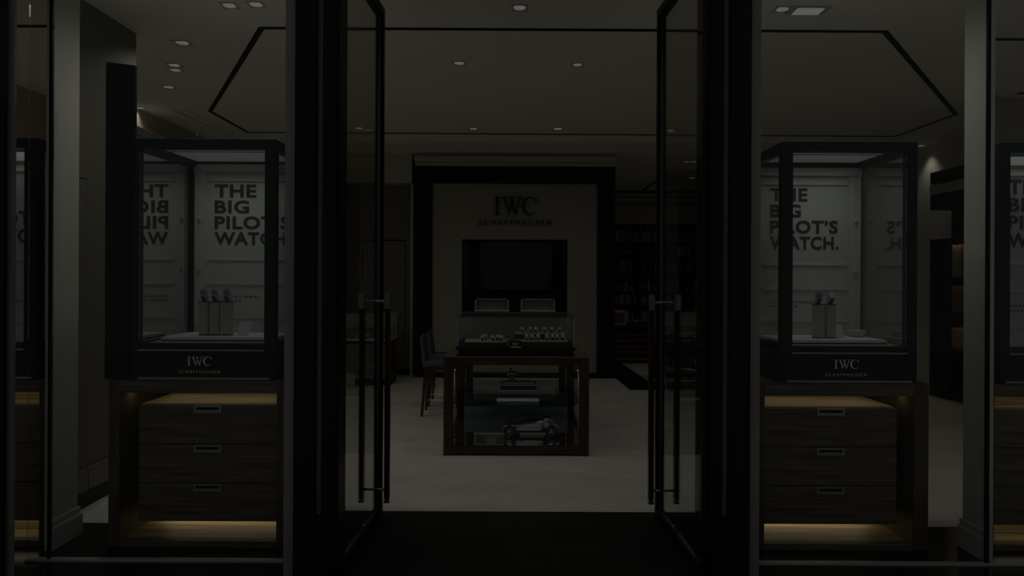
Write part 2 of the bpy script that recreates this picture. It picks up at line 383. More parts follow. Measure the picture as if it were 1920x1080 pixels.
for x in (94.5, 1853.5):
    p = at(x,515,YG).x
    bm = B(); box(bm, p-.009, p+.006, YG-.004, YG+.014, 0, 3.32, 0); box(bm, p+.006, p+.010, YG-.004, YG+.004, 0, 1.3, 1)  # aluminium strip stands in for the highlight low on the joint
    struct('trim_%d' % (18 if x < 900 else 19), bm, [M['black'], M['alu']])
# step edge under the windows
# door leaves
def leaf(name, hinge, ang, sgn, lab):
    W_ = .935; H0, H1 = .012, 3.24
    r = thing(name, lab, None, (hinge[0], hinge[1], 0), ang, kind='structure')
    bm = B(); t = .026
    box(bm, W_-.03, W_, -t, t, H0, H1); box(bm, 0, .03, -t, t, H0, H1); box(bm, .03, W_-.03, -t, t, H0, H0+.05); box(bm, .03, W_-.03, -t, t, H1-.05, H1)
    mk('frame', bm, M['black'], r)
    bm = B(); s = .005
    box(bm, W_-.034, W_-.03, -s, s, H0+.05, H1-.05); box(bm, .03, W_-.034, -.008, .008, H0+.05, H0+.054); box(bm, .03, W_-.034, -s, s, H1-.054, H1-.05)
    mk('glazing_bead', bm, M['alu'], r)
    bm = B(); box(bm, .031, W_-.035, -.004, .004, H0+.055, H1-.055); mk('pane', bm, M['doorglass'], r)
    for sd in (-1, 1):
        h = thing('handle', None, None, (W_-.115, sd*.080, 0)); h.parent = r
        bm = B(); box(bm, -.016, .016, -.016, .016, .155, 1.335); mk('bar', bm, M['handlewood'], h, bevel=.003)
        bm = B(); box(bm, -.017, .017, -.017, .017, 1.335, 1.43); box(bm, -.017, .017, -.017, .017, .130, .143); box(bm, -.012, .012, -.012, .012, .143, .155)
        for z in (.21, 1.38):
            cyl(bm, (0, -sd*.014, z), (0, -sd*.08, z), .008)
        mk('end_cap', bm, M['alu'], h)
    return r
aL = math.atan2(.93, .045)
leaf('door_1', (-.907, 3.42), math.atan2(.93, .045), 1, None)
leaf('door_2', (.972, 3.42), math.atan2(.93, -.045), -1, None)
# ------------------------------------------------------------ lights in the ceiling
def downlight(proto=[None]):
    pass
LP = [(342,80,.13),(327,122,.12),(329,131,.12),(316,163,.12),(430,10,.11),(480,8,.11),(262,202,.12),(365,252,.12),(974,14,.11),(861,118,.115),(1083,121,.10),
      (673,240,.13),(888,241,.12),(1046,241,.14),(1257,244,.10),(799,298,.11),(812,298,.11),(1123,300,.10),(1287,303,.12),(1300,303,.12),(1297,333,.14),(1467,17,.11),(1727,273,.12)]
DL = ["ceiling downlight alone at the upper left, above the tall black board", "front one of the close pair of ceiling downlights on the left", "rear one of the close pair of ceiling downlights on the left",
 "ceiling downlight just behind the close pair on the left", "left one of two small round downlights at the top left edge", "right one of two small round downlights at the top left edge",
 "small square ceiling downlight beside the left wall, touching the black board", "square ceiling downlight near left wall cornice above the left showcase", "ceiling downlight at the top centre above the entrance",
 "left one of the two ceiling downlights inside the tray panel", "right one of the two ceiling downlights inside the tray panel", "ceiling downlight seen through the left glass door, by the rear groove",
 "left ceiling downlight of the middle two just before the rear groove", "right ceiling downlight of the middle two just before the rear groove", "ceiling downlight seen through the right glass door, by the rear groove",
 "left one of the tiny pair of downlights above the portal's left corner", "right one of the tiny pair of downlights above the portal's left corner", "tiny downlight above the right corner of the dark portal",
 "left one of the tiny pair of downlights behind the right door", "right one of the tiny pair of downlights behind the right door", "rearmost single downlight seen through the right glass door",
 "small round downlight at the upper right beside the square panel light", "ceiling downlight at the right above the right showcase corner"]
proto = None; k = 0
SPOT = 38.0
for (x, y, s), lab in zip(LP, DL):
    p = atz(x, y, ZC)
    if p.y > 14.3: p = Vector((p.x*14.0/p.y, 14.0, ZC))
    if proto is None:
        proto = thing('ceiling_downlight', lab, 'downlight', p, 0, 'recessed ceiling downlights')
        bm = B()
        for a in range(4):
            R_ = Matrix.Rotation(a*PI/2, 4, 'Z'); q = B(); prism(q, [(-.5,-.5),(.5,-.5),(.40,-.40),(-.40,-.40)], -.05, 0); xform(q, R_); add(bm, q)
        mk('trim_ring', bm, M['lenstrim'], proto)
        bm = B(); cyl(bm, (0,0,-.03), (0,0,.0), .36, .30, 24); mk('lens', bm, M['lens'], proto)
        proto.scale = (s, s, s); o = proto
    else:
        o = dup(proto, p, label=lab); o.scale = (s, s, s)
    L = bpy.data.lights.new('spot', 'SPOT'); L.energy = SPOT*((.16 if x == 974 else .46) if 520 < x < 1400 else (1.25 if x in (1467, 430, 480) else 1.6))*(.35 if x in (1727, 262, 365) else 1); L.spot_size = math.radians(95 if x in (1727, 262, 365) else 150); L.spot_blend = .8; L.shadow_soft_size = .05; L.color = (1, .975, .92)
    lo = bpy.data.objects.new('spot', L); C.objects.link(lo); lo.location = (p.x, p.y, ZC-.03)
for i, (x_, y_) in enumerate(((-1.75,4.0),(-3.15,4.05),(1.9,4.0),(3.2,4.05))):  # unseen lamps added out of view to brighten piers and floor
    o = dup(proto, (x_, y_, ZC), label='window downlight in the ceiling above the %s showcase' % ['left','far left','right','far right'][i]); o.scale = (.13,.13,.13)
    L = bpy.data.lights.new('spot', 'SPOT'); L.energy = (18, 26, 20, 60)[i]; L.spot_size = math.radians(150); L.spot_blend = .8; L.shadow_soft_size = .05; L.color = (1,.98,.93)
    lo = bpy.data.objects.new('spot', L); C.objects.link(lo); lo.location = (x_, y_, ZC-.03)
p = atz(1515, 18, ZC)
L = bpy.data.lights.new('spot', 'SPOT'); L.energy = 45; L.spot_size = math.radians(150); L.spot_blend = .8; L.shadow_soft_size = .08; L.color = (1,.98,.93)
lo = bpy.data.objects.new('spot', L); C.objects.link(lo); lo.location = (p.x, p.y, ZC-.04)
t = thing('ceiling_panel_light', 'bright square panel light in the ceiling at the upper right', 'ceiling light', p)
bm = B(); box(bm, -.13,.13,-.07,.07,-.012,0); mk('frame', bm, M['lenstrim'], t, bevel=.003)
bm = B(); box(bm, -.09,.09,-.055,.055,-.016,-.012); mk('lens', bm, M['lens'], t)
t = thing('ceiling_speaker', 'round ceiling speaker grille at the far right edge', 'speaker', atz(1918, 172, ZC))
bm = B(); lathe(bm, [(.20,0),(.205,-.012),(.18,-.02),(.175,-.012)], n=32); mk('rim', bm, M['ceil'], t)
bm = B(); lathe(bm, [(.172,0),(.172,-.008),(.05,-.012)], n=32); mk('grille', bm, M['darkwall'], t)

# ------------------------------------------------------------ sign and screen on the back wall
bw = (at(1006,385,yq).x-at(927,385,yq).x); bh = 33.5*yq/F; sw = 136*yq/F; sh = 9.5*yq/F
bm = logo_bm(0, bw, bh, sw, sh, 9*yq/F, .03)
zz = at(966,422,yq).z
mk('wall_sign', bm, M['signblack'], loc=(at(966,400,yq).x, yq-.025, zz), label='raised black serif lettering of the shop name on the pale back panel', cat='sign')
t = thing('wall_screen', 'wide black glass screen in the niche below the wall lettering', 'screen', ((n0+n1)/2, 10.42, at(965,544,10.4).z))
hh = at(965,451,10.3).z-at(965,544,10.3).z; ww = (n1-n0)/2-.005
bm = B(); box(bm, -ww, ww, -.03, .03, 0, hh); mk('housing', bm, M['black'], t, bevel=.004)
bm = B(); box(bm, -ww+.015, ww-.015, -.034, -.03, .015, hh-.015); mk('glass_front', bm, M['screen'], t)
# small vitrines in the niche
def niche_box(xa, xb, yt, lab, bh_, loc_y):
    xa, xb = at(xa,570,10.33).x, at(xb,570,10.33).x; w = xb-xa; z1 = at(965,yt,10.33).z-nb
    t = thing('small_display_box', lab, 'display box', ((xa+xb)/2, loc_y, nb+.008), group=None)
    bm = B(); f = .035
    box(bm, -w/2, -w/2+f, -.04, .10, .02, z1); box(bm, w/2-f, w/2, -.04, .10, .02, z1); box(bm, -w/2, w/2, -.04, .10, z1-.02, z1)
    mk('frame', bm, M['greybk'], t, bevel=.003)
    bm = B(); box(bm, -w/2+f, w/2-f, .06, .08, .02, z1-.02); mk('backdrop', bm, M['cream'], t)
    bm = B(); box(bm, -w/2, w/2, -.05, .11, 0, .02); mk('base', bm, M['paper'], t)
    bm = B(); add(bm, text_bm('IWC', .10, .018, .002, .01, 1.2), (-.05, .058, z1*.68)); mk('lettering', bm, M['ink'], t)
    return t
niche_box(890, 955, 561, 'left small framed display box in the niche below the screen', 0, 10.34)
niche_box(976, 1041, 561, 'right small framed display box in the niche below the screen', 0, 10.34)
bm = B(); prism(bm, [(-.72,-.04),(.66,-.04),(.60,.0),(-.66,.0)], 0, .004)
mk('display_mat', bm, M['bluemat'], loc=(0, 10.325, nb+.004+.001), label='blue mat along the front of the niche under the two small display boxes', cat='mat')  # thin sheet coloured as the reflection of something blue outside
# ------------------------------------------------------------ watches
def band(r, w, th, a0=0, a1=360, n=22):         # strap ring standing up, axis along X
    bm = B(); full = (a1-a0 >= 360)
    R_ = []
    for k in range(n+(0 if full else 1)):
        a = math.radians(a0+(a1-a0)*k/n); c, s = math.cos(a), math.sin(a)
        R_.append([bm.verts.new((x, rr*c, rr*s*1.12)) for x, rr in ((-w/2, r), (w/2, r), (w/2, r+th), (-w/2, r+th))])
    m = len(R_)
    for k in range(m if full else m-1):
        A, Bq = R_[k], R_[(k+1) % m]
        for j in range(4): bm.faces.new((A[j], A[(j+1)%4], Bq[(j+1)%4], Bq[j]))
    return bm
def watch_big(loc, dial, lab, grp=None):
    t = thing('wristwatch', lab, 'watch', loc, group=grp)
    tilt = Matrix.Translation((0, -.020, .055)) @ Matrix.Rotation(math.radians(65), 4, 'X')
    bm = B(); cyl(bm, (0,0,-.006), (0,0,.006), .023, .0225, 32); cyl(bm, (.022,0,0), (.030,0,0), .004, .005, 12)
    for sx in (-1,1):
        for sy in (-1,1): box(bm, sx*.012-.003, sx*.012+.003, sy*.025-.006, sy*.025+.006, -.004, .003)
    xform(bm, tilt); mk('watch_case', bm, M['silver'], t)
    bm = B(); cyl(bm, (0,0,.006), (0,0,.0065), .019, .019, 32); xform(bm, tilt); d = mk('dial', bm, dial, t)
    bm = B(); box(bm, -.0008, .0008, 0, .014, .0065, .0072); q = B(); box(q, -.0012,.0012,0,.010,.0065,.0073); xform(q, Matrix.Rotation(2.1,4,'Z')); add(bm, q)
    for h in range(12):
        q = B(); box(q, -.0006,.0006,.015,.0175,.0065,.0072); xform(q, Matrix.Rotation(h*PI/6,4,'Z')); add(bm, q)
    xform(bm, tilt); mk('hands', bm, M['paper'], t)
    bm = band(.0235, .019, .003); xform(bm, Matrix.Translation((0, 0, .030))); mk('strap', bm, M['strap'], t)
    return t
def stand(loc, h, lab, grp):
    t = thing('watch_stand', lab, 'watch stand', loc, group=grp)
    bm = B(); box(bm, -.027, .027, -.022, .022, .006, h-.010); mk('column', bm, M['palegrey'], t, bevel=.002)
    bm = B(); box(bm, -.027, .027, -.022, .022, 0, .005); mk('foot', bm, M['strap'], t)
    bm = B(); box(bm, -.030, .030, -.025, .025, h-.006, h); mk('cap', bm, M['ink'], t)
    bm = B(); lathe(bm, [(.006,h),(.009,h+.003),(.020,h+.010),(.0215,h+.03),(.019,h+.050),(.008,h+.058)], n=18)
    for v in bm.verts: v.co.y *= .8
    mk('cuff', bm, M['cushion'], t)
    return t
# ------------------------------------------------------------ showcases on cabinets
def showcase(x0, W_, Dp, lp, rp, mirror_side, lab, name='glass_showcase', light=True):
    zb0, H = .945, 1.365; bz = .17; tz = .055
    t = thing(name, lab, 'showcase', (x0, 3.85, zb0))
    bm = B(); box(bm, 0, W_, 0, Dp, 0, bz-.004); mk('plinth', bm, M['navy'], t, bevel=.002)
    bm = B(); box(bm, 0.03, W_-.03, -.006, .0, .004, .016); mk('plinth_line', bm, M['pull'], t)
    bm = B(); box(bm, 0, W_, 0, .05, H-tz, H); box(bm, 0, W_, Dp-.05, Dp, H-tz, H); box(bm, 0, .05, .05, Dp-.05, H-tz, H); box(bm, W_-.05, W_, .05, Dp-.05, H-tz, H)
    mk('top_frame', bm, M['navy'], t, bevel=.002)
    for xa, xb in ((0, lp), (W_-rp, W_)):
        bm = B(); box(bm, xa, xb, 0, .055, bz-.004, H-tz); mk('post', bm, M['navy'], t, bevel=.002)
    for xa, xb in ((0, .034), (W_-.02, W_)):
        bm = B(); box(bm, xa, xb, Dp-.03, Dp, bz-.004, H-tz); mk('post', bm, M['navy'], t)
    bm = B(); box(bm, lp+.001, W_-rp-.001, .01, .016, bz, H-tz); mk('front_glass', bm, M['glass'], t)
    bm = B(); box(bm, lp, W_-rp, -.001, .004, bz-.004, bz+.003); mk('glass_channel', bm, M['alu'], t)
    gm = {-1: (M['mirror'], M['glass']), 1: (M['glass'], M['halfmirror']), 0: (M['glass'], M['glass'])}[mirror_side]
    for m_, xa in ((gm[0], .004), (gm[1], W_-.010)):
        bm = B(); box(bm, xa, xa+.006, .056, Dp-.032, bz, H-tz); mk('side_glass', bm, m_, t)
    # stepped floor
    bm = B(); box(bm, .03, W_-.03, .06, Dp-.04, bz, bz+.03); mk('floor_step', bm, M['blackstone'], t)
    bm = B(); box(bm, .05, W_-.05, .085, Dp-.04, bz+.03, bz+.036); mk('floor_sheet', bm, M['palegrey'], t)
    # ceiling of the showcase: light panel with dark slots
    bm = B(); box(bm, .012, W_-.012, .05, Dp-.03, H-.02, H-.004, 0)
    for k in range(3): box(bm, .06, W_-.06, .17+.06*k, .178+.06*k, H-.023, H-.02, 1)
    box(bm, .02, W_-.02, Dp-.045, Dp-.03, H-.052, H-.02, 1)
    mk('light_panel', bm, [M['lightpanel'], M['groove']], t)
    # backdrop shaped like a painted container end
    yb = Dp-.03; zt_ = H-(.036 if mirror_side == -1 else .052); z0 = bz+.036
    bm = B(); a, b = (.034 if mirror_side == -1 else .018), W_-.022
    box(bm, a, b, yb-.012, yb, z0, zt_)
    box(bm, a, a+.075, yb-.024, yb-.012, z0+.03, zt_-.055); box(bm, b-.075, b, yb-.024, yb-.012, z0+.03, zt_-.055)
    box(bm, a, b, yb-.030, yb-.012, zt_-.055, zt_-.004); box(bm, a, b, yb-.026, yb-.012, z0, z0+.03)
    for zr, hr in ((zt_-.115, .012), (zt_-.64, .012), (zt_-.80, .014), (z0+.10, .012)):
        box(bm, a+.085, b-.085, yb-.020, yb-.012, zr, zr+hr)
    box(bm, a+.010, a+.022, yb-.034, yb-.024, z0+.05, zt_-.07); box(bm, b-.022, b-.010, yb-.034, yb-.024, z0+.05, zt_-.07)
    for xc in (a+.04, b-.04):
        cyl(bm, (xc, yb-.034, zt_-.03), (xc, yb-.030, zt_-.03), .017, .017, 20); cyl(bm, (xc, yb-.036, zt_-.03), (xc, yb-.034, zt_-.03), .009, .009, 16)
        for zz_ in (z0+.42, z0+.75): cyl(bm, (xc-.0, yb-.036, zz_), (xc, yb-.036, zz_+.02), .010, .010, 10)
    mk('backdrop', bm, M['contain'], t, bevel=.002)
    bm = B()
    tx, wf = (.165, 1.12) if mirror_side == -1 else ((.30, 1.0) if mirror_side == 0 and x0 < 0 else (.155, .99)); cap = .085; ys_ = [zt_-.135-.085-.105*k for k in range(4)]
    for s_, w__, zz_ in (('THE', .245, ys_[0]), ('BIG', .203, ys_[1]), ("PILOT\u2019S", .447, ys_[2]), ('WATCH.', .452, ys_[3])):
        add(bm, text_bm(s_, w__*wf, cap, .003, .026, 1.08), (tx, yb-.0125, zz_))
    mk('slogan_lettering', bm, M['ink'], t)
    bm = B(); add(bm, text_bm('INTERNATIONAL', .30, .014, .002, .005, 1.5), (tx, yb-.0125, zt_-.885)); add(bm, text_bm('WATCH CO.', .19, .014, .002, .005, 1.5), (tx, yb-.0125, zt_-.912))
    mk('small_lettering', bm, M['ink'], t)
    bm = logo_bm(0, .138, .052, .232, .017, .025, .003); 
    lg = mk('logo_lettering', bm, M['brass'], t); lg.location = (W_*.47 if mirror_side != 1 else W_*.478, -.001, .040)
    if light:
        L = bpy.data.lights.new('case_lamp', 'AREA'); L.shape = 'RECTANGLE'; L.size = W_*.75; L.size_y = min(.3, Dp*.5); L.spread = math.radians(125); L.energy = 2.35*(1 if Dp > .4 else .45); L.color = (.97,1,.95)
        lo = bpy.data.objects.new('case_lamp', L); C.objects.link(lo); lo.parent = t; lo.location = (W_/2, Dp*.58, H-.03)
    return t
CASE = {}
xl = at(250,500,3.85).x; xr = at(516,500,3.85).x
CASE['l'] = showcase(xl, xr-xl, .71, .027, .062, -1, 'tall dark-framed glass showcase left of the doors, holding three watches')
xl2 = at(1466,500,3.85).x; xr2 = at(1720,500,3.85).x
CASE['r'] = showcase(xl2, xr2-xl2, .64, .062, .055, 1, 'tall dark-framed glass showcase right of the doors, holding two watches')
xf = at(71,500,3.85).x
CASE['fl'] = showcase(xf-.80, .80, .20, .027, .08, 0, 'dark-framed showcase cut off by the left edge of the picture')
xg = at(1876,500,3.85).x
CASE['fr'] = showcase(xg, .77, .20, .055, .055, 0, 'dark-framed showcase cut off by the right edge of the picture')
# tall board beside the left showcase
bm = B(); xa, xb = at(195.5,500,3.86).x, xl-.001; xprism(bm, [(xa,.946),(xb,.946),(xb,at(250,122,3.86).z),(xa,at(196,115,3.86).z)], 3.865, 3.885)
mk('tall_board', bm, M['slab'], bevel=.003, label='tall black board standing on the cabinet at the left of the left showcase', cat='board')
# platforms, stands, watches, cards
def fit_out(x0, x1, xs_, key, dials, cardx, tilt, side):
    zf = .945+.206
    bm = B(); box(bm, x0, x1, 4.0, 4.33, zf, zf+.008, 0); box(bm, x0, x1, 3.995, 4.33, zf+.008, zf+.024, 1)
    mk('display_platform', bm, [M['groove'], M['white']], label='flat white display platform inside the %s showcase' % side, cat='platform')
    zt_ = zf+.024; D_ = 4.13
    names = {3: ['left', 'middle', 'right'], 2: ['left', 'right']}[len(xs_)]
    for i, xp in enumerate(xs_):
        X = at(xp,600,D_).x
        stand((X, D_, zt_), .205, '%s column stand of the %s in the %s showcase' % (names[i], 'three' if len(xs_) == 3 else 'pair', side), 'watch stands in the %s showcase' % side)
        watch_big((X, D_, zt_+.205), dials[i], '%s watch on its column in the %s showcase' % (names[i], side), 'watches in the %s showcase' % side)
    X = at(cardx,600,4.12).x
    t = thing('info_card', 'white tilted card standing on the platform of the %s showcase' % side, 'card', (X, 4.12, zt_), .15*tilt)
    bm = B(); xprism(bm, [(-.035,0),(.035,0),(.035+.02*tilt,.085),(-.035+.02*tilt,.085)], -.002, .002); mk('sheet', bm, M['paper'], t)
    bm = B(); prism(bm, [(-.02,.002),(.02,.002),(.02,.04),(-.02,.04)], 0, .003); mk('foot', bm, M['paper'], t)
fit_out(at(303,600,4.0).x, at(528,600,4.0).x-.04, (384,404,427), 'l', [M['bluedial'], M['bluedial'], M['bluedial']], 455, 1, 'left')
fit_out(at(1452,600,4.0).x+.03, at(1662,600,4.0).x, (1533,1556), 'r', [M['bluedial'], M['whitedial']], 1572, -1, 'right')
bm = B(); lathe(bm, [(.03,0),(.05,.004),(.055,.04),(.053,.04),(.046,.006)], n=28); 
for v in bm.verts: v.co.x *= 1.0
mk('glass_dish', bm, M['palegrey'], loc=(at(1600,632,4.28).x, 4.24, .945+.206+.024), label='small pale dish at the back right of the right showcase platform', cat='dish')
# ------------------------------------------------------------ drawer cabinets
def cabinet(x0, x1, Dp, lab, glow=1.0, gapl=.062, gapr=.02, post_=.066):
    W_ = x1-x0; H = .945; z1 = .872; z0 = .036
    t = thing('drawer_cabinet', lab, 'cabinet', (x0, 3.85, 0))
    p = post_
    bm = B(); box(bm, 0, p, 0, Dp, 0, H); box(bm, W_-p, W_, 0, Dp, 0, H); mk('side_frame', bm, M['ebonyv'], t, bevel=.002)
    bm = B(); box(bm, p, W_-p, 0, Dp, z1, H-.001); box(bm, p, W_-p, 0, .05, 0, z0); mk('rail', bm, M['ebony'], t, bevel=.002)
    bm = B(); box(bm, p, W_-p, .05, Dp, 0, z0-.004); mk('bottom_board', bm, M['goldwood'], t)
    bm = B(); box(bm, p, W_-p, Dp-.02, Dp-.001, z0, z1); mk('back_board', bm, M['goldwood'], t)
    a, b = p+gapl, W_-p-gapr; zt_, zb_ = .795, .128
    bm = B(); box(bm, a, b, .06, Dp-.02, zb_, zt_, 0); o = mk('drawer_box', bm, M['ebony'], t, bevel=.003)
    bm = B(); box(bm, a, b, .075, Dp-.02, zt_, zt_+.002); mk('box_top', bm, M['goldwood'], t)
    hs = (zt_-zb_)/3
    for k in range(3):
        za = zb_+hs*k; zb__ = za+hs
        d = thing('drawer', None, None, (0, .045, za)); d.parent = t
        bm = B(); box(bm, a, b, 0, .014, .003, hs-.003); mk('drawer_front', bm, M['ebony'], d, bevel=.002)
        xc = (a+b)/2; hw, hh_ = .080, .043; zc = hs-.004-hh_/2-(0 if k < 2 else -.004)
        bm = B()
        box(bm, xc-hw, xc+hw, -.007, 0, zc+.011, zc+hh_/2); box(bm, xc-hw, xc+hw, -.007, 0, zc-hh_/2, zc-.004)
        box(bm, xc-hw, xc-hw+.014, -.007, 0, zc-.004, zc+.011); box(bm, xc+hw-.014, xc+hw, -.007, 0, zc-.004, zc+.011)
        box(bm, xc-hw+.014, xc+hw-.014, -.001, 0, zc-.004, zc+.011, 1)
        mk('pull', bm, [M['pull'], M['groove']], d)
    for (zz_, rx, e) in ((z1-.006, 1, 1.5), (zb_-.006, 0, 3.2)):
        L = bpy.data.lights.new('led', 'AREA'); L.shape = 'RECTANGLE'; L.size = (b-a)*.95; L.size_y = (.30 if rx else .10); L.energy = e*glow*LED*(.4 if (Dp < .4 and not rx) else 1); L.color = (1, .84, .56)
        lo = bpy.data.objects.new('led', L); C.objects.link(lo); lo.parent = t; lo.location = ((a+b)/2, (min(.26, Dp*.5) if rx else min(.35, Dp-.05)), zz_)
    sides = [(p+.012, gapl)] if gapl > .03 else [(W_-p-.012, gapr)]
    for xc, g in sides:
        L = bpy.data.lights.new('led', 'AREA'); L.shape = 'RECTANGLE'; L.size = .04; L.size_y = .06; L.energy = .10*glow*LED; L.color = (1, .75, .45)
        lo = bpy.data.objects.new('led', L); C.objects.link(lo); lo.parent = t; lo.location = (xc+(.02 if xc < W_/2 else -.02), .12, z1-.01)
    return t
LED = .8
cabinet(at(203,880,3.85).x, at(532,880,3.85).x+.02, .58, 'dark striped-veneer cabinet of three drawers under the left showcase', 1, .085, .012, .062)
cabinet(at(1412,880,3.85).x-.02, at(1741,880,3.85).x, .58, 'dark striped-veneer cabinet of three drawers under the right showcase', 1, .012, .07, .085)
cabinet(xf-.80, at(88,880,3.85).x, .20, 'lit drawer cabinet cut off by the left edge of the picture', .5, .06, .012, .045)
cabinet(xg-.06, xg+.80, .20, 'lit drawer cabinet cut off by the right edge of the picture', .5, .03, .06, .030)

# ------------------------------------------------------------ centre display table
TX0, TX1 = at(832,760,5.84).x, at(1104,760,5.84).x; TY0, TY1 = 5.82, 7.38; TH = .85; TXC = (TX0+TX1)/2; hw = (TX1-TX0)/2
t = thing('display_table', 'glass-sided dark rosewood display table in the middle of the shop', 'table', (TXC, TY0, 0))
dp = TY1-TY0; lw = .075
for sx in (-1, 1):
    for yy in (0, dp-lw):
        xa, xb = sorted((sx*hw, sx*(hw-lw))); bm = B(); box(bm, xa, xb, yy, yy+lw, 0, TH-.012); mk('leg', bm, M['rosewood'], t, bevel=.003)
bm = B()
for yy in (.004, dp-.05): box(bm, -hw+lw, hw-lw, yy, yy+.045, TH-.075, TH-.012); box(bm, -hw+lw, hw-lw, yy, yy+.045, .015, .078)
for sx in (-1, 1):
    xa, xb = sorted((sx*(hw-.004), sx*(hw-.05))); box(bm, xa, xb, lw, dp-lw, TH-.075, TH-.012); box(bm, xa, xb, lw, dp-lw, .015, .078)
mk('rail', bm, M['rosewoodx'], t, bevel=.002)
bm = B(); box(bm, -hw, hw, -.002, dp+.002, TH-.012, TH-.001, 1); box(bm, -hw, hw, -.001, dp+.002, TH-.001, TH, 0); mk('glass_top', bm, [M['tabletop'], M['tealedge']], t)
bm = B(); box(bm, -hw+.05, hw-.05, .05, dp-.05, .066, .076); mk('mirror_base', bm, mat('smoked_mirror', (.82,.84,.85), .03, metal=1), t)
bm = B(); box(bm, -hw+lw, hw-lw, dp-.16, dp-.055, .077, .275); mk('back_plinth', bm, M['plinthgrey'], t, bevel=.003)
for sx in (-1, 1):
    bm = B(); xa, xb = sorted((sx*(hw-lw-.001), sx*(hw-lw-.085))); box(bm, xa, xb, dp-.06, dp-.02, .28, TH-.08); mk('back_stile', bm, M['rosewood'], t)
bm = B(); box(bm, -hw+.052, hw-.052, .055, dp-.06, .415, .423); mk('glass_shelf', bm, M['edgeglass'], t)
bm = B(); 
box(bm, -hw+lw, hw-lw, .030, .036, .078, TH-.08)
mk('front_glass', bm, M['glass'], t)
for sx in (-1, 1):
    bm = B(); xa = sx*(hw-.03); box(bm, xa-.003, xa+.003, lw, dp-lw, .078, TH-.08); mk('side_glass', bm, M['glass'], t)
    for yy in (.06, dp-.1):
        bm = B(); cyl(bm, (sx*(hw-.085), yy, .076), (sx*(hw-.085), yy, TH-.075), .004, n=10)
        for z in (.12, .419, .72): cyl(bm, (sx*(hw-.085)-.012, yy, z), (sx*(hw-.085)+.012, yy, z), .008, n=10)
        mk('support_rod', bm, M['chrome'], t)
L = bpy.data.lights.new('table_led', 'AREA'); L.shape = 'RECTANGLE'; L.size = 1.0; L.size_y = .02; L.energy = 1.3; L.color = (1,.97,.92)  # unseen fill lamp added to lighten the car and box
lo = bpy.data.objects.new('table_led', L); C.objects.link(lo); lo.parent = t; lo.location = (0, .065, TH-.08)
# engraved label plate lying on the base
bm = B(); box(bm, -.04,.04,-.006,.0,0,.045,0); add(bm, text_bm('IWC', .055, .022, .002, .01), (-.0275,-.007,.012))
mk('name_plate', bm, [M['greybk']], loc=(at(921,828,5.92).x, 5.93, .077), label='tiny name plate on the mirrored base at the left in the table', cat='sign')
# racing car model
CXp = at(994,810,6.17)
t = thing('model_car', 'silver vintage racing car model with open wheels inside the display table', 'model car', (CXp.x, 6.27, .077)); t.scale = (1.07, 1.05, 1.16)
bm = B(); secs = [(-.235,.010,.012,.055),(-.215,.030,.026,.056),(-.15,.046,.036,.062),(-.05,.056,.046,.070),(.03,.060,.054,.076),(.09,.058,.056,.080),(.14,.050,.052,.080),(.20,.034,.036,.074),(.25,.014,.014,.066),(.26,.004,.004,.064)]
rg = []
for x, ry, rz_, zc in secs:
    rg.append([bm.verts.new((x, ry*math.cos(2*PI*k/20), zc+rz_*math.sin(2*PI*k/20))) for k in range(20)])
for i in range(len(rg)-1):
    for k in range(20):
        f = bm.faces.new((rg[i][k], rg[i][(k+1)%20], rg[i+1][(k+1)%20], rg[i+1][k])); f.smooth = True
bm.faces.new(rg[0]); bm.faces.new(rg[-1]); mk('body', bm, M['silver'], t)
bm = B(); lathe(bm, [(.005,.150),(.024,.146),(.040,.125),(.045,.10)], n=18)
for v in bm.verts: v.co.x = v.co.x*1.5+.14
mk('headrest_fairing', bm, M['silver'], t)
bm = B(); lathe(bm, [(.030,.128),(.034,.131),(.034,.124)], cx=.055, n=18); mk('cockpit_rim', bm, M['rubber'], t)
bm = B(); tube(bm, [(.03, .026*math.cos(a), .130+.026*math.sin(a)) for a in [PI*k/8 for k in range(9)]], .002, 6); mk('windscreen', bm, M['chrome'], t)
bm = B(); cyl(bm, (.145,-.052,.085), (.145,-.060,.085), .024, .024, 24); mk('number_disc', bm, M['paper'], t)
for wx in (-.175, .175):
    bm = B(); cyl(bm, (wx,-.10,.046), (wx,.10,.046), .005); mk('axle', bm, M['chrome'], t)
    for sy in (-1, 1):
        w_ = thing('wheel', None, None, (wx, sy*.105, .047)); w_.parent = t
        bm = B()
        pr = [(.030,-.012),(.044,-.011),(.047,-.006),(.047,.006),(.044,.011),(.030,.012)]
        n = 28; rr = [[bm.verts.new((r*math.cos(2*PI*k/n), y, r*math.sin(2*PI*k/n))) for k in range(n)] for r, y in pr]
        for i in range(6):
            for k in range(n):
                f = bm.faces.new((rr[i][k], rr[i][(k+1)%n], rr[(i+1)%6][(k+1)%n], rr[(i+1)%6][k])); f.smooth = True
        mk('tyre', bm, M['rubber'], w_)
        bm = B(); tube(bm, [(.029*math.cos(2*PI*k/20), 0, .029*math.sin(2*PI*k/20)) for k in range(20)], .003, 6, closed=True)
        for k in range(10): cyl(bm, (0,0,0), (.028*math.cos(2*PI*k/10), 0, .028*math.sin(2*PI*k/10)), .0013, n=5)
        cyl(bm, (0,-.012,0), (0,.012,0), .008, n=10); mk('wire_rim', bm, M['chrome'], w_)
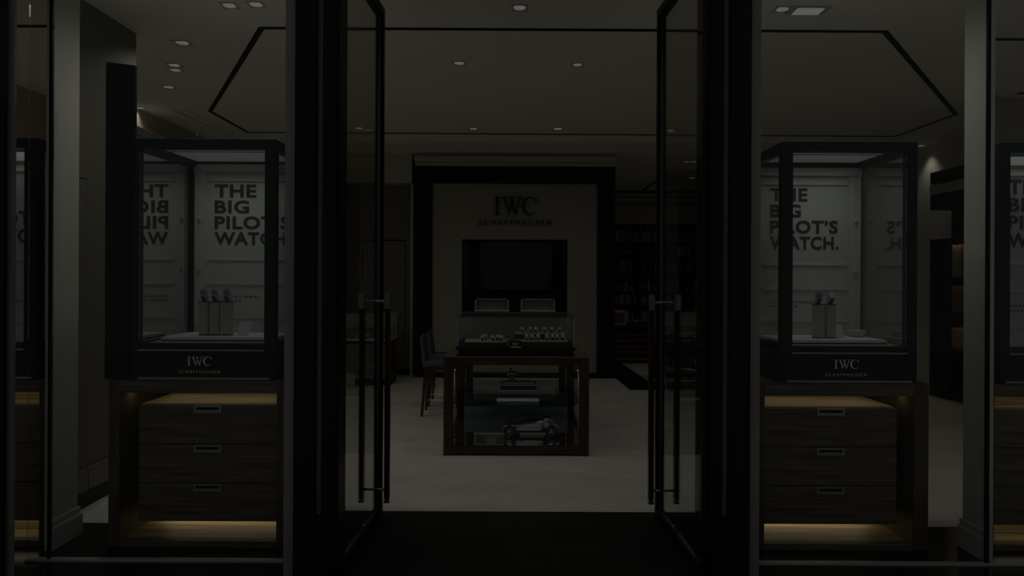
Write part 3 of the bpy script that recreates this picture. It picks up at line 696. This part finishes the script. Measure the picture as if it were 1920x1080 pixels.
# large book-like box on the glass shelf
p = at(972,732,6.6)
t = thing('presentation_box', 'white lidded box with a dark band on the glass shelf of the table', 'box', (p.x, 6.58, .424))
bm = B(); box(bm, -.18,.18,0,.26,0,.012); box(bm, -.18,.18,0,.26,.052,.062); mk('cover', bm, M['white'], t, bevel=.002)
bm = B(); box(bm, -.175,.175,.004,.256,.012,.052); mk('band', bm, M['ink'], t)
bm = B(); box(bm, -.14,.15,.05,.22,.062,.074); mk('lid', bm, M['white'], t, bevel=.003)
bm = B()
cyl(bm, (0,0,0), (0,0,.012), .05, .045, 24); cyl(bm, (0,0,.012),(0,0,.05), .008); cyl(bm, (-.05,0,.075),(.05,0,.075), .028,.022,20); 
for k in range(5):
    a = k*2*PI/5; cyl(bm, (-.02,0,.075), (-.02,.055*math.cos(a),.075+.055*math.sin(a)), .009, n=8)
mk('engine_model', bm, M['silver'], loc=(at(961,700,6.75).x, 6.73, .424+.074), label='small metal engine model on top of the white box in the table', cat='model')
bm = B(); box(bm, -.19, .19, 0, .09, 0, .014); mk('flat_tray', bm, M['white'], loc=(at(971,745,6.1).x, 6.05, .424), bevel=.003, label='flat white tray at the front of the glass shelf', cat='tray')  # solid strip for the white box's reflection in the glass shelf
# vitrine on the table
VX0, VX1 = at(857,650,6.08).x, at(1077,650,6.08).x; VY0, VY1 = 6.06, 6.76; vw = (VX1-VX0)/2
t = thing('counter_vitrine', 'low glass watch vitrine with black base standing on the centre table', 'vitrine', ((VX0+VX1)/2, VY0, TH))
bm = B(); box(bm, -vw+.015, vw-.015, .01, VY1-VY0-.01, 0, .022); box(bm, -vw-.008, vw+.008, -.006, VY1-VY0+.006, .022, .058); mk('base', bm, M['black'], t, bevel=.002)
bm = B(); g = .006; hV = .325; dV = VY1-VY0
box(bm, -vw+.012, vw-.012, 0, g, .058, hV-g); mk('front_glass', bm, M['glass'], t)
bm = B(); box(bm, -vw, vw, 0, dV, hV-g, hV); mk('top_glass', bm, M['edgeglass'], t)
for sx in (-1, 1):
    bm = B(); xa, xb = sorted((sx*vw, sx*(vw-g))); box(bm, xa, xb, .012, dV-.012, .058, hV-g); mk('side_glass', bm, M['glass'], t)
    for yy in (0, dV-.014):
        bm = B(); xa, xb = sorted((sx*vw, sx*(vw-.013))); box(bm, xa, xb, yy, yy+.014, .058, hV-g); mk('corner_post', bm, M['alu'], t)
bm = B(); box(bm, -vw+.02, vw-.02, dV-.03, dV-.02, .058, hV-.04); mk('back_panel', bm, M['cream'], t)
bm = B(); box(bm, -.052,.052,-.010,0,0,.062); q = serif_bm(.058,.026,.004); xform(q, Matrix.Translation((-.029,-.010,.022))); 
o = mk('name_plate', bm, M['black'], t); o.location = (0, -.012, .048)
oo = mk('plate_lettering', q, M['brass'], o)
bm = B(); box(bm, -.05,.05,-.013,-.010,.006,.014); mk('plate_line', bm, M['palegrey'], o)
# trays and small watches
def tray_(loc, w, d, h, lab):
    t = thing('watch_tray', lab, 'tray', loc)
    bm = B(); box(bm, -w/2, w/2, 0, d, 0, h-.012); mk('plinth', bm, M['strap'], t)
    bm = B(); box(bm, -w/2, w/2, -.004, d, h-.012, h); mk('pad', bm, M['tray'], t, bevel=.003)
    return t
vx = (VX0+VX1)/2; z0v = TH+.058
def wproto():
    t = thing('wristwatch', 'x', 'watch', (0,0,0))
    bm = B(); lathe(bm, [(.008,0),(.022,.004),(.026,.022),(.022,.042),(.008,.047)], n=14)
    for v in bm.verts: v.co.x *= .9; v.co.y *= .75
    mk('cushion', bm, M['cushion'], t)
    bm = band(.0235, .016, .0035); xform(bm, Matrix.Translation((0,0,.027))); mk('strap', bm, M['strap'], t)
    T_ = Matrix.Translation((0,-.021,.040)) @ Matrix.Rotation(math.radians(55),4,'X')
    bm = B(); cyl(bm, (0,0,-.004), (0,0,.005), .019, .018, 18); xform(bm, T_); mk('watch_case', bm, M['silver'], t)
    bm = B(); cyl(bm, (0,0,.005), (0,0,.0055), .0155, .0155, 18); xform(bm, T_); mk('dial', bm, M['whitedial'], t)
    return t
WP = wproto(); used = [False]
def sw(loc, rz, lab, grp):
    if not used[0]:
        used[0] = True; WP.location = loc; WP.rotation_euler[2] = rz; WP['label'] = lab; WP['group'] = grp; return WP
    return dup(WP, loc, rz, lab, grp)
tray_((vx-.26, 6.14, z0v), .40, .22, .040, 'left low watch tray inside the centre vitrine')
tray_((vx+.235, 6.12, z0v), .47, .12, .050, 'front right watch tray inside the centre vitrine')
tray_((vx+.225, 6.27, z0v), .47, .14, .105, 'raised rear right watch tray inside the centre vitrine')
for dx, dy in ((-.30,.06),(-.205,.05),(-.165,.09),(-.125,.055),(-.28,.15)):
    sw((vx+dx, 6.14+dy, z0v+.040), random.uniform(-.3,.3), 'light watch on a cushion in the left tray of the centre vitrine', 'watches in the left tray')
for dx in (.10,.15,.20,.285,.335,.38,.43):
    sw((vx+dx, 6.17, z0v+.050), random.uniform(-.3,.3), 'watch on a cushion in the front right tray of the centre vitrine', 'watches in the front right tray')
for dx in (.06,.13,.19,.27,.33,.40):
    sw((vx+dx, 6.33, z0v+.105), random.uniform(-.3,.3), 'watch on a cushion in the raised rear tray of the centre vitrine', 'watches in the raised rear tray')
bm = B(); box(bm, -.065,.065,0,.05,0,.055); mk('leather_block', bm, M['redbox'], loc=(vx-.02, 6.075, z0v), bevel=.004, label='small dull red-brown block at the middle front of the centre vitrine', cat='block')
# ------------------------------------------------------------ bar stools
def stool(loc, lab):
    t = thing('bar_stool', lab, 'stool', loc, 0, 'bar stools beside the centre table')
    # faces +X: back at x=0
    bm = B(); box(bm, .02, .40, -.19, .19, .535, .60); mk('seat', bm, M['slate'], t, bevel=.018)
    bm = B(); box(bm, .015, .40, -.185, .185, .50, .536); mk('seat_frame', bm, M['rosewoodx'], t, bevel=.004)
    bm = B(); xprism(bm, [(.0,.52),(.045,.52),(-.005,.868),(-.035,.868)], -.165, .165); mk('backrest', bm, M['slate'], t, bevel=.010)
    for x0_, dx in ((.035,-.04),(.375,.02)):
        for sy in (-1,1):
            bm = B(); y = sy*.165; v = []
            a = .019; b = .013
            for (cx_, cy_, cz_, h_) in ((x0_, y, .51, a), (x0_+dx, y+sy*.02, 0, b)):
                v.append([bm.verts.new((cx_+i*h_, cy_+j*h_, cz_)) for i, j in ((-1,-1),(1,-1),(1,1),(-1,1))])
            for k_ in range(4): bm.faces.new((v[0][k_], v[0][(k_+1)%4], v[1][(k_+1)%4], v[1][k_]))
            bm.faces.new(v[0]); bm.faces.new(v[1][::-1]); mk('leg', bm, M['rosewood'], t)
    bm = B(); z = .18
    for z_ in (z,):
        cyl(bm, (.005,-.175,z_), (.39,-.175,z_), .006); cyl(bm, (.005,.175,z_), (.39,.175,z_), .006); cyl(bm, (.39,-.175,z_+.03), (.39,.175,z_+.03), .008); cyl(bm, (.005,-.175,z_), (.005,.175,z_), .006)
    mk('foot_rail', bm, M['brass'], t)
    return t
s1 = stool((-1.0, 7.6, 0), 'nearer slate-blue bar stool at the left side of the centre table')
dup(s1, (-1.0, 8.19, 0), label='rear slate-blue bar stool behind the nearer one, left of the table')
# ------------------------------------------------------------ side counters with vitrines
def counter(loc, w, side, n):
    t = thing('wall_counter', 'long wood and glass watch counter seen through the %s glass door' % side, 'counter', loc)
    bm = B(); box(bm, -w/2, w/2, .04, .50, .0, .06); mk('plinth', bm, M['black'], t)
    bm = B(); box(bm, -w/2, w/2, .02, .52, .06, .62); mk('body', bm, M['redwood'], t, bevel=.004)
    bm = B()
    for k in range(4): box(bm, -w/2+.03+k*(w-.03)/4, -w/2+k*(w-.03)/4+(w-.03)/4, .008, .02, .09, .58)
    mk('door_panel', bm, M['darkwall'], t, bevel=.004)
    bm = B(); box(bm, -w/2-.01, w/2+.01, 0, .54, .62, .65); mk('counter_top', bm, M['palegrey'], t, bevel=.003)
    bm = B(); box(bm, -w/2, w/2, .01, .016, .65, 1.0); box(bm, -w/2, -w/2+.006, .016, .52, .65, 1.0); box(bm, w/2-.006, w/2, .016, .52, .65, 1.0); mk('glass_sides', bm, M['glass'], t)
    bm = B(); box(bm, -w/2, w/2, .01, .53, 1.0, 1.01); mk('glass_top', bm, M['edgeglass'], t)
    bm = B(); box(bm, -w/2, w/2, .50, .52, .65, 1.0); mk('back_panel', bm, M['wall'], t)
    bm = B(); box(bm, -w/2+.02, w/2-.02, .25, .49, .79, .80); mk('shelf', bm, M['tray'], t)
    for j in range(n):
        X = loc[0]-w/2+.09+(w-.18)*j/(n-1)
        sw((X, loc[1]+.12, .651), random.uniform(-.4,.4), 'tiny watch on the lower level of the %s counter' % side, 'watches low in the %s counter' % side)
        if j % 2 == 0: sw((X+.03, loc[1]+.33, .801), random.uniform(-.4,.4), 'tiny watch on the upper shelf of the %s counter' % side, 'watches on the shelf of the %s counter' % side)
    return t
counter((-2.45, 9.45, 0), 1.45, 'left', 12)
counter((2.85, 10.1, 0), 1.5, 'right', 12)
bm = B(); box(bm, -.16,.16,0,.02,0,.22); mk('panel_sign', bm, M['cream'], loc=(-2.30, 9.15, .0), bevel=.003, label='small cream upright panel on the floor before the left counter', cat='panel')
# lounge chair in front of the right counter
t = thing('lounge_chair', 'dark leather lounge chair with curved chrome legs, seen through the right door', 'chair', (2.42, 8.9, 0), .5)
bm = B(); box(bm, -.30,.30,-.28,.28,.36,.43); mk('seat', bm, M['darklea'], t, bevel=.025)
bm = B(); q = [(-.30,.40),(-.24,.42),(-.36,.80),(-.42,.78)]; xprism(bm, q, -.28, .28); mk('backrest', bm, M['darklea'], t, bevel=.02)
for sy in (-1, 1):
    bm = B(); pts_ = [(.28,sy*.30,.55),(-.30,sy*.30,.58),(-.36,sy*.30,.50),(-.30,sy*.30,.05),(-.26,sy*.30,.015),(.24,sy*.30,.015),(.29,sy*.30,.05),(.31,sy*.30,.50),(.28,sy*.30,.55)]
    tube(bm, pts_, .011, 8); mk('leg_frame', bm, M['chrome'], t)
bm = B(); cyl(bm, (.29,-.30,.36),(.29,.30,.36),.010); cyl(bm, (-.30,-.30,.36),(-.30,.30,.36),.010); mk('cross_bar', bm, M['chrome'], t)
# ------------------------------------------------------------ desk and far shelves
t = thing('writing_desk', 'low reddish wooden desk in the far right room beside the portal', 'desk', (2.15, 11.9, 0))
bm = B(); box(bm, -.50,.50,0,.6,.62,.66); mk('desk_top', bm, M['redwood'], t, bevel=.004)
bm = B(); box(bm, -.48,.48,.04,.08,.10,.62); mk('modesty_panel', bm, M['redwood'], t, bevel=.003)
for sx in (-1,1):
    bm = B(); xa, xb = sorted((sx*.49, sx*.44)); box(bm, xa, xb, .02,.58,0,.62); mk('side_panel', bm, M['redwood'], t, bevel=.003)
bm = B()
for z in (.2,.3,.4,.5): box(bm, -.44,.44,.034,.04,z,z+.006)
mk('trim_line', bm, M['brass'], t)
def frame(name, loc, w, h, lab, m1, m2, rz=0):
    t = thing(name, lab, 'picture frame', loc, rz); f = w*.12
    bm = B(); box(bm, -w/2,w/2,-.01,.01,0,f); box(bm, -w/2,w/2,-.01,.01,h-f,h); box(bm, -w/2,-w/2+f,-.01,.01,f,h-f); box(bm, w/2-f,w/2,-.01,.01,f,h-f); mk('frame', bm, m1, t, bevel=.002)
    bm = B(); box(bm, -w/2+f,w/2-f,-.002,.006,f,h-f); mk('picture', bm, m2, t)
    return t
frame('picture_frame', (at(1160,600,12.1).x, 12.15, .661), .30, .26, 'pale picture frame on the far desk beside the portal', M['palegrey'], M['redbox'])
def plane(loc, s, rz, tilt, lab, m_):
    t = thing('model_airplane', lab, 'model airplane', loc, rz); t.rotation_euler[1] = tilt; t.scale = (s,s,s)
    bm = B()
    rg = []
    for x, r in ((-.5,.01),(-.45,.045),(-.25,.06),(0,.055),(.3,.03),(.5,.012)):
        rg.append([bm.verts.new((x, r*math.cos(2*PI*k/12), .25+r*math.sin(2*PI*k/12))) for k in range(12)])
    for i in range(5):
        for k in range(12): bm.faces.new((rg[i][k], rg[i][(k+1)%12], rg[i+1][(k+1)%12], rg[i+1][k]))
    bm.faces.new(rg[0]); bm.faces.new(rg[-1]); mk('fuselage', bm, m_, t)
    bm = B(); prism(bm, [(-.28,-.55),(-.18,-.56),(-.08,-.05),(-.08,.05),(-.18,.56),(-.28,.55),(-.33,.05),(-.33,-.05)], .235, .252); mk('wing', bm, m_, t)
    bm = B(); prism(bm, [(.40,-.17),(.46,-.17),(.50,0),(.46,.17),(.40,.17),(.36,0)], .255, .265); xprism(bm, [(.36,.25),(.50,.25),(.50,.40),(.46,.40)], -.006, .006); mk('tail', bm, m_, t)
    bm = B(); cyl(bm, (0,0,0),(0,0,.02),.10,.10,16); cyl(bm, (0,0,.02),(0,0,.21),.010); mk('stand', bm, M['chrome'], t)
    bm = B(); cyl(bm, (-.51,0,.25),(-.50,0,.25),.02); box(bm, -.512,-.506,-.012,.012,.13,.37); mk('propeller', bm, M['chrome'], t)
    return t
plane((at(1194,606,12.1).x, 12.22, .661), .30, 1.2, 0, 'pale model airplane on the far desk right of the picture frame', M['palegrey'])
# shelf wall unit
SX0, SX1 = 1.7, 5.3; SY0, SY1 = 14.82, 15.18
t = thing('wall_shelving', 'dark wooden shelving covering the far right wall under the pale cornice', 'shelving', ((SX0+SX1)/2, SY0, 0))
cxs = (SX0+SX1)/2; hwS = (SX1-SX0)/2
bm = B(); box(bm, -hwS, hwS, SY1-SY0-.02, SY1-SY0, 0, 2.67); mk('back_board', bm, M['redwood'], t)
zs = [.10,.55,.93,1.19,1.61,1.96,2.28,2.64]
for z in zs:
    bm = B(); box(bm, -hwS, hwS, 0, SY1-SY0-.02, z-.03, z); mk('shelf', bm, M['redwood'], t)
uprights = [SX0, 2.72, 3.22, 3.72, 4.4, SX1-.03]
for u in uprights:
    bm = B(); box(bm, u-cxs, u-cxs+.03, -.005, SY1-SY0-.02, 0, 2.67); mk('upright', bm, M['redwood'], t)
plane((at(1172,478,15).x, 14.98, 1.961), .32, 1.2, 0, 'white model airplane on the top shelf next to the portal', M['paper'])
plane((at(1220,478,15).x, 15.0, 1.961), .24, 1.9, 0, 'smaller pale model airplane on the top shelf by the door edge', M['palegrey'])
frame('picture_frame', (at(1281,465,15).x, 14.95, 1.961), .26, .21, 'small pale framed picture on the top shelf seen through the right door', M['paper'], M['greybk'])
t = thing('red_bowl', 'dull red footed bowl on the top shelf right of the framed picture', 'bowl', (at(1305,470,15).x, 14.98, 1.961))
bm = B(); lathe(bm, [(.04,0),(.045,.008),(.01,.02),(.01,.07)], n=16); mk('foot', bm, M['cushion'], t)
bm = B(); lathe(bm, [(.01,.07),(.06,.08),(.085,.12),(.08,.125),(.05,.09)], n=20); mk('bowl', bm, M['redbox'], t)
kinds = ['book','bottle','storage_box','framed_card']
pal = [M['tan'],M['greybk'],M['greenish'],M['cream'],M['brownbk'],M['palegrey'],M['redbox'],M['darkwall']]
pr = {}
def item(kind, loc, s, m_, lab, grp):
    w, d, h = s; bm = B()
    if kind == 'book':
        box(bm, -w/2, w/2, -d/2, d/2, 0, h); o = mk('book', bm, m_, loc=loc, bevel=.003)
    elif kind == 'bottle':
        r = w/2; lathe(bm, [(r*.9,0),(r,.01),(r,h*.55),(r*.35,h*.75),(r*.35,h*.95),(r*.42,h)], n=12); o = mk('bottle', bm, m_, loc=loc)
    elif kind == 'storage_box':
        box(bm, -w/2, w/2, -d/2, d/2, 0, h*.8); box(bm, -w/2-.004, w/2+.004, -d/2-.004, d/2+.004, h*.8, h); o = mk('box', bm, m_, loc=loc, bevel=.003)
    else:
        box(bm, -w/2, w/2, -.008, .008, 0, h); box(bm, -w/2+.012, w/2-.012, -.011, -.008, .012, h-.012); o = mk('framed_card', bm, m_, loc=loc)
    o['label'] = lab; o['category'] = {'book':'book','bottle':'bottle','storage_box':'box','framed_card':'picture'}[kind]; o['group'] = grp
rows = [(2.281,'top'),(1.61,'second'),(1.19,'third'),(.93,'fourth'),(.55,'fifth')]
for z, rn in rows:
    zi_ = zs.index(z) if z in zs else 6; clear = (zs[min(zi_+1, 7)]-.03-z)
    if rn == 'top': spans = [(2.2,4.1)]
    else: spans = [(2.12,2.70),(2.77,3.20),(3.27,3.70),(3.77,4.30)]
    for a, b in spans:
        x = a
        while x < b-.05:
            kd = random.choice(kinds) if rn != 'top' else 'book'
            w = {'book':random.uniform(.03,.055),'bottle':.07,'storage_box':random.uniform(.10,.15),'framed_card':random.uniform(.10,.14)}[kd]
            if x+w > b: break
            h = min(clear*.9, random.uniform(.16,.30)); 
            names_ = {'book':'upright books','bottle':'small bottles','storage_box':'little boxes','framed_card':'small framed cards'}[kd]
            one = {'book':'upright book','bottle':'small bottle','storage_box':'little box','framed_card':'small framed card'}[kd]
            item(kd, (x+w/2, 14.95, z+.0005), (w, .16, h), random.choice(pal), '%s on the %s shelf of the far shelving' % (one, rn), '%s on the %s far shelf' % (names_, rn))
            x += w+(.004 if kd == 'book' else random.uniform(.02,.05))
# ------------------------------------------------------------ bookcase on the right wall
BX = 5.45; t = thing('bookcase', 'dark built-in bookcase at the right wall behind the right showcase', 'bookcase', (BX, 7.3, 0))
dY = 8.94-7.3
def zpix(y): return at(1785, y, 8.35).z
bm = B(); box(bm, .28,.295,0,dY,0,2.95); mk('back_board', bm, M['black'], t)
bm = B(); box(bm, 0,.28, dY-.36, dY, 0, zpix(445)); mk('end_panel', bm, M['black'], t)
bm = B(); box(bm, 0,.28,0,dY,zpix(335),zpix(311)); box(bm, 0,.28,0,dY,zpix(386),zpix(357)); mk('header', bm, M['blackstone'], t)
bm = B(); box(bm, -.01,.28,0,dY,zpix(356),zpix(337)); mk('header_band', bm, M['palegrey'], t)
sh = [zpix(447), zpix(520), zpix(588), zpix(655), .08]
for z in sh:
    bm = B(); box(bm, 0,.28,0,dY-.36 if z < sh[0] else dY,z-.03,z); mk('shelf', bm, M['black'], t)
bm = B(); box(bm, 0,.28,-.03,0,0,2.95); mk('side_panel', bm, M['black'], t)
t = thing('backlit_panel', 'pale blue lit panel at the top of the right wall bookcase', 'light panel', (BX+.10, 8.0, sh[0]+.003))
bm = B(); box(bm, 0,.02,-.6,.40,0,zpix(388)-sh[0]-.01); mk('screen', bm, M['bluescreen'], t)
bm = B(); box(bm, -.012,.0,-.61,.41,0,.014); mk('frame_edge', bm, M['alu'], t)
def brow(z, hmax, cols, lab, grp, y0=7.9, y1=8.55):
    y = y0
    while y < y1:
        w = random.uniform(.028,.05); h = hmax*random.uniform(.86,1)
        bm = B(); box(bm, 0,.18,0,w,0,h); box(bm, -.001,0,.004,w-.004,h*.8,h*.84)
        o = mk('book', bm, random.choice(cols), loc=(BX+.04, y, z+.0005), bevel=.002, label=lab, cat='book', group=grp); y += w+.003
brow(sh[1], sh[0]-sh[1]-.07, [M['brownbk'],M['tan'],M['brownbk'],M['greybk']], 'brown book on the upper book shelf of the right bookcase', 'upper row of the right bookcase')
brow(sh[2], sh[1]-sh[2]-.09, [M['brownbk'],M['redbox'],M['brownbk']], 'dark red-brown book on the middle shelf of the right bookcase', 'middle row of the right bookcase')
brow(sh[3], (sh[2]-sh[3])*.62, [M['orange'],M['tan']], 'amber book on the lower shelf of the right bookcase', 'lower row of the right bookcase')
for z_, e_, c_ in ((sh[0]-.035, .9, (1,.75,.5)), (sh[1]-.035, .6, (1,.7,.45)), (sh[2]-.035, 1.1, (1,.62,.3))):
    L = bpy.data.lights.new('shelf_led', 'AREA'); L.shape = 'RECTANGLE'; L.size = .04; L.size_y = .7; L.energy = e_; L.color = c_
    lo = bpy.data.objects.new('shelf_led', L); C.objects.link(lo); lo.location = (BX+.015, 8.2, z_)
# ------------------------------------------------------------ lights and world
def area(loc, sx, sy, e, col=(1,.95,.86), rot=(0,0,0)):
    L = bpy.data.lights.new('room_light', 'AREA'); L.shape = 'RECTANGLE'; L.size = sx; L.size_y = sy; L.energy = e; L.color = col
    o = bpy.data.objects.new('room_light', L); C.objects.link(o); o.location = loc; o.rotation_euler = rot
    return o
w = bpy.data.worlds.new('world'); bpy.context.scene.world = w; w.use_nodes = True
w.node_tree.nodes['Background'].inputs[0].default_value = (.92,.95,1,1); w.node_tree.nodes['Background'].inputs[1].default_value = .62
sc = bpy.context.scene
sc.view_settings.view_transform = 'Standard'; sc.view_settings.look = 'None'; sc.view_settings.gamma = 1; sc.view_settings.use_curve_mapping = False
sc.view_settings.exposure = -3.5
sc.cycles.max_bounces = 12; sc.cycles.transparent_max_bounces = 24
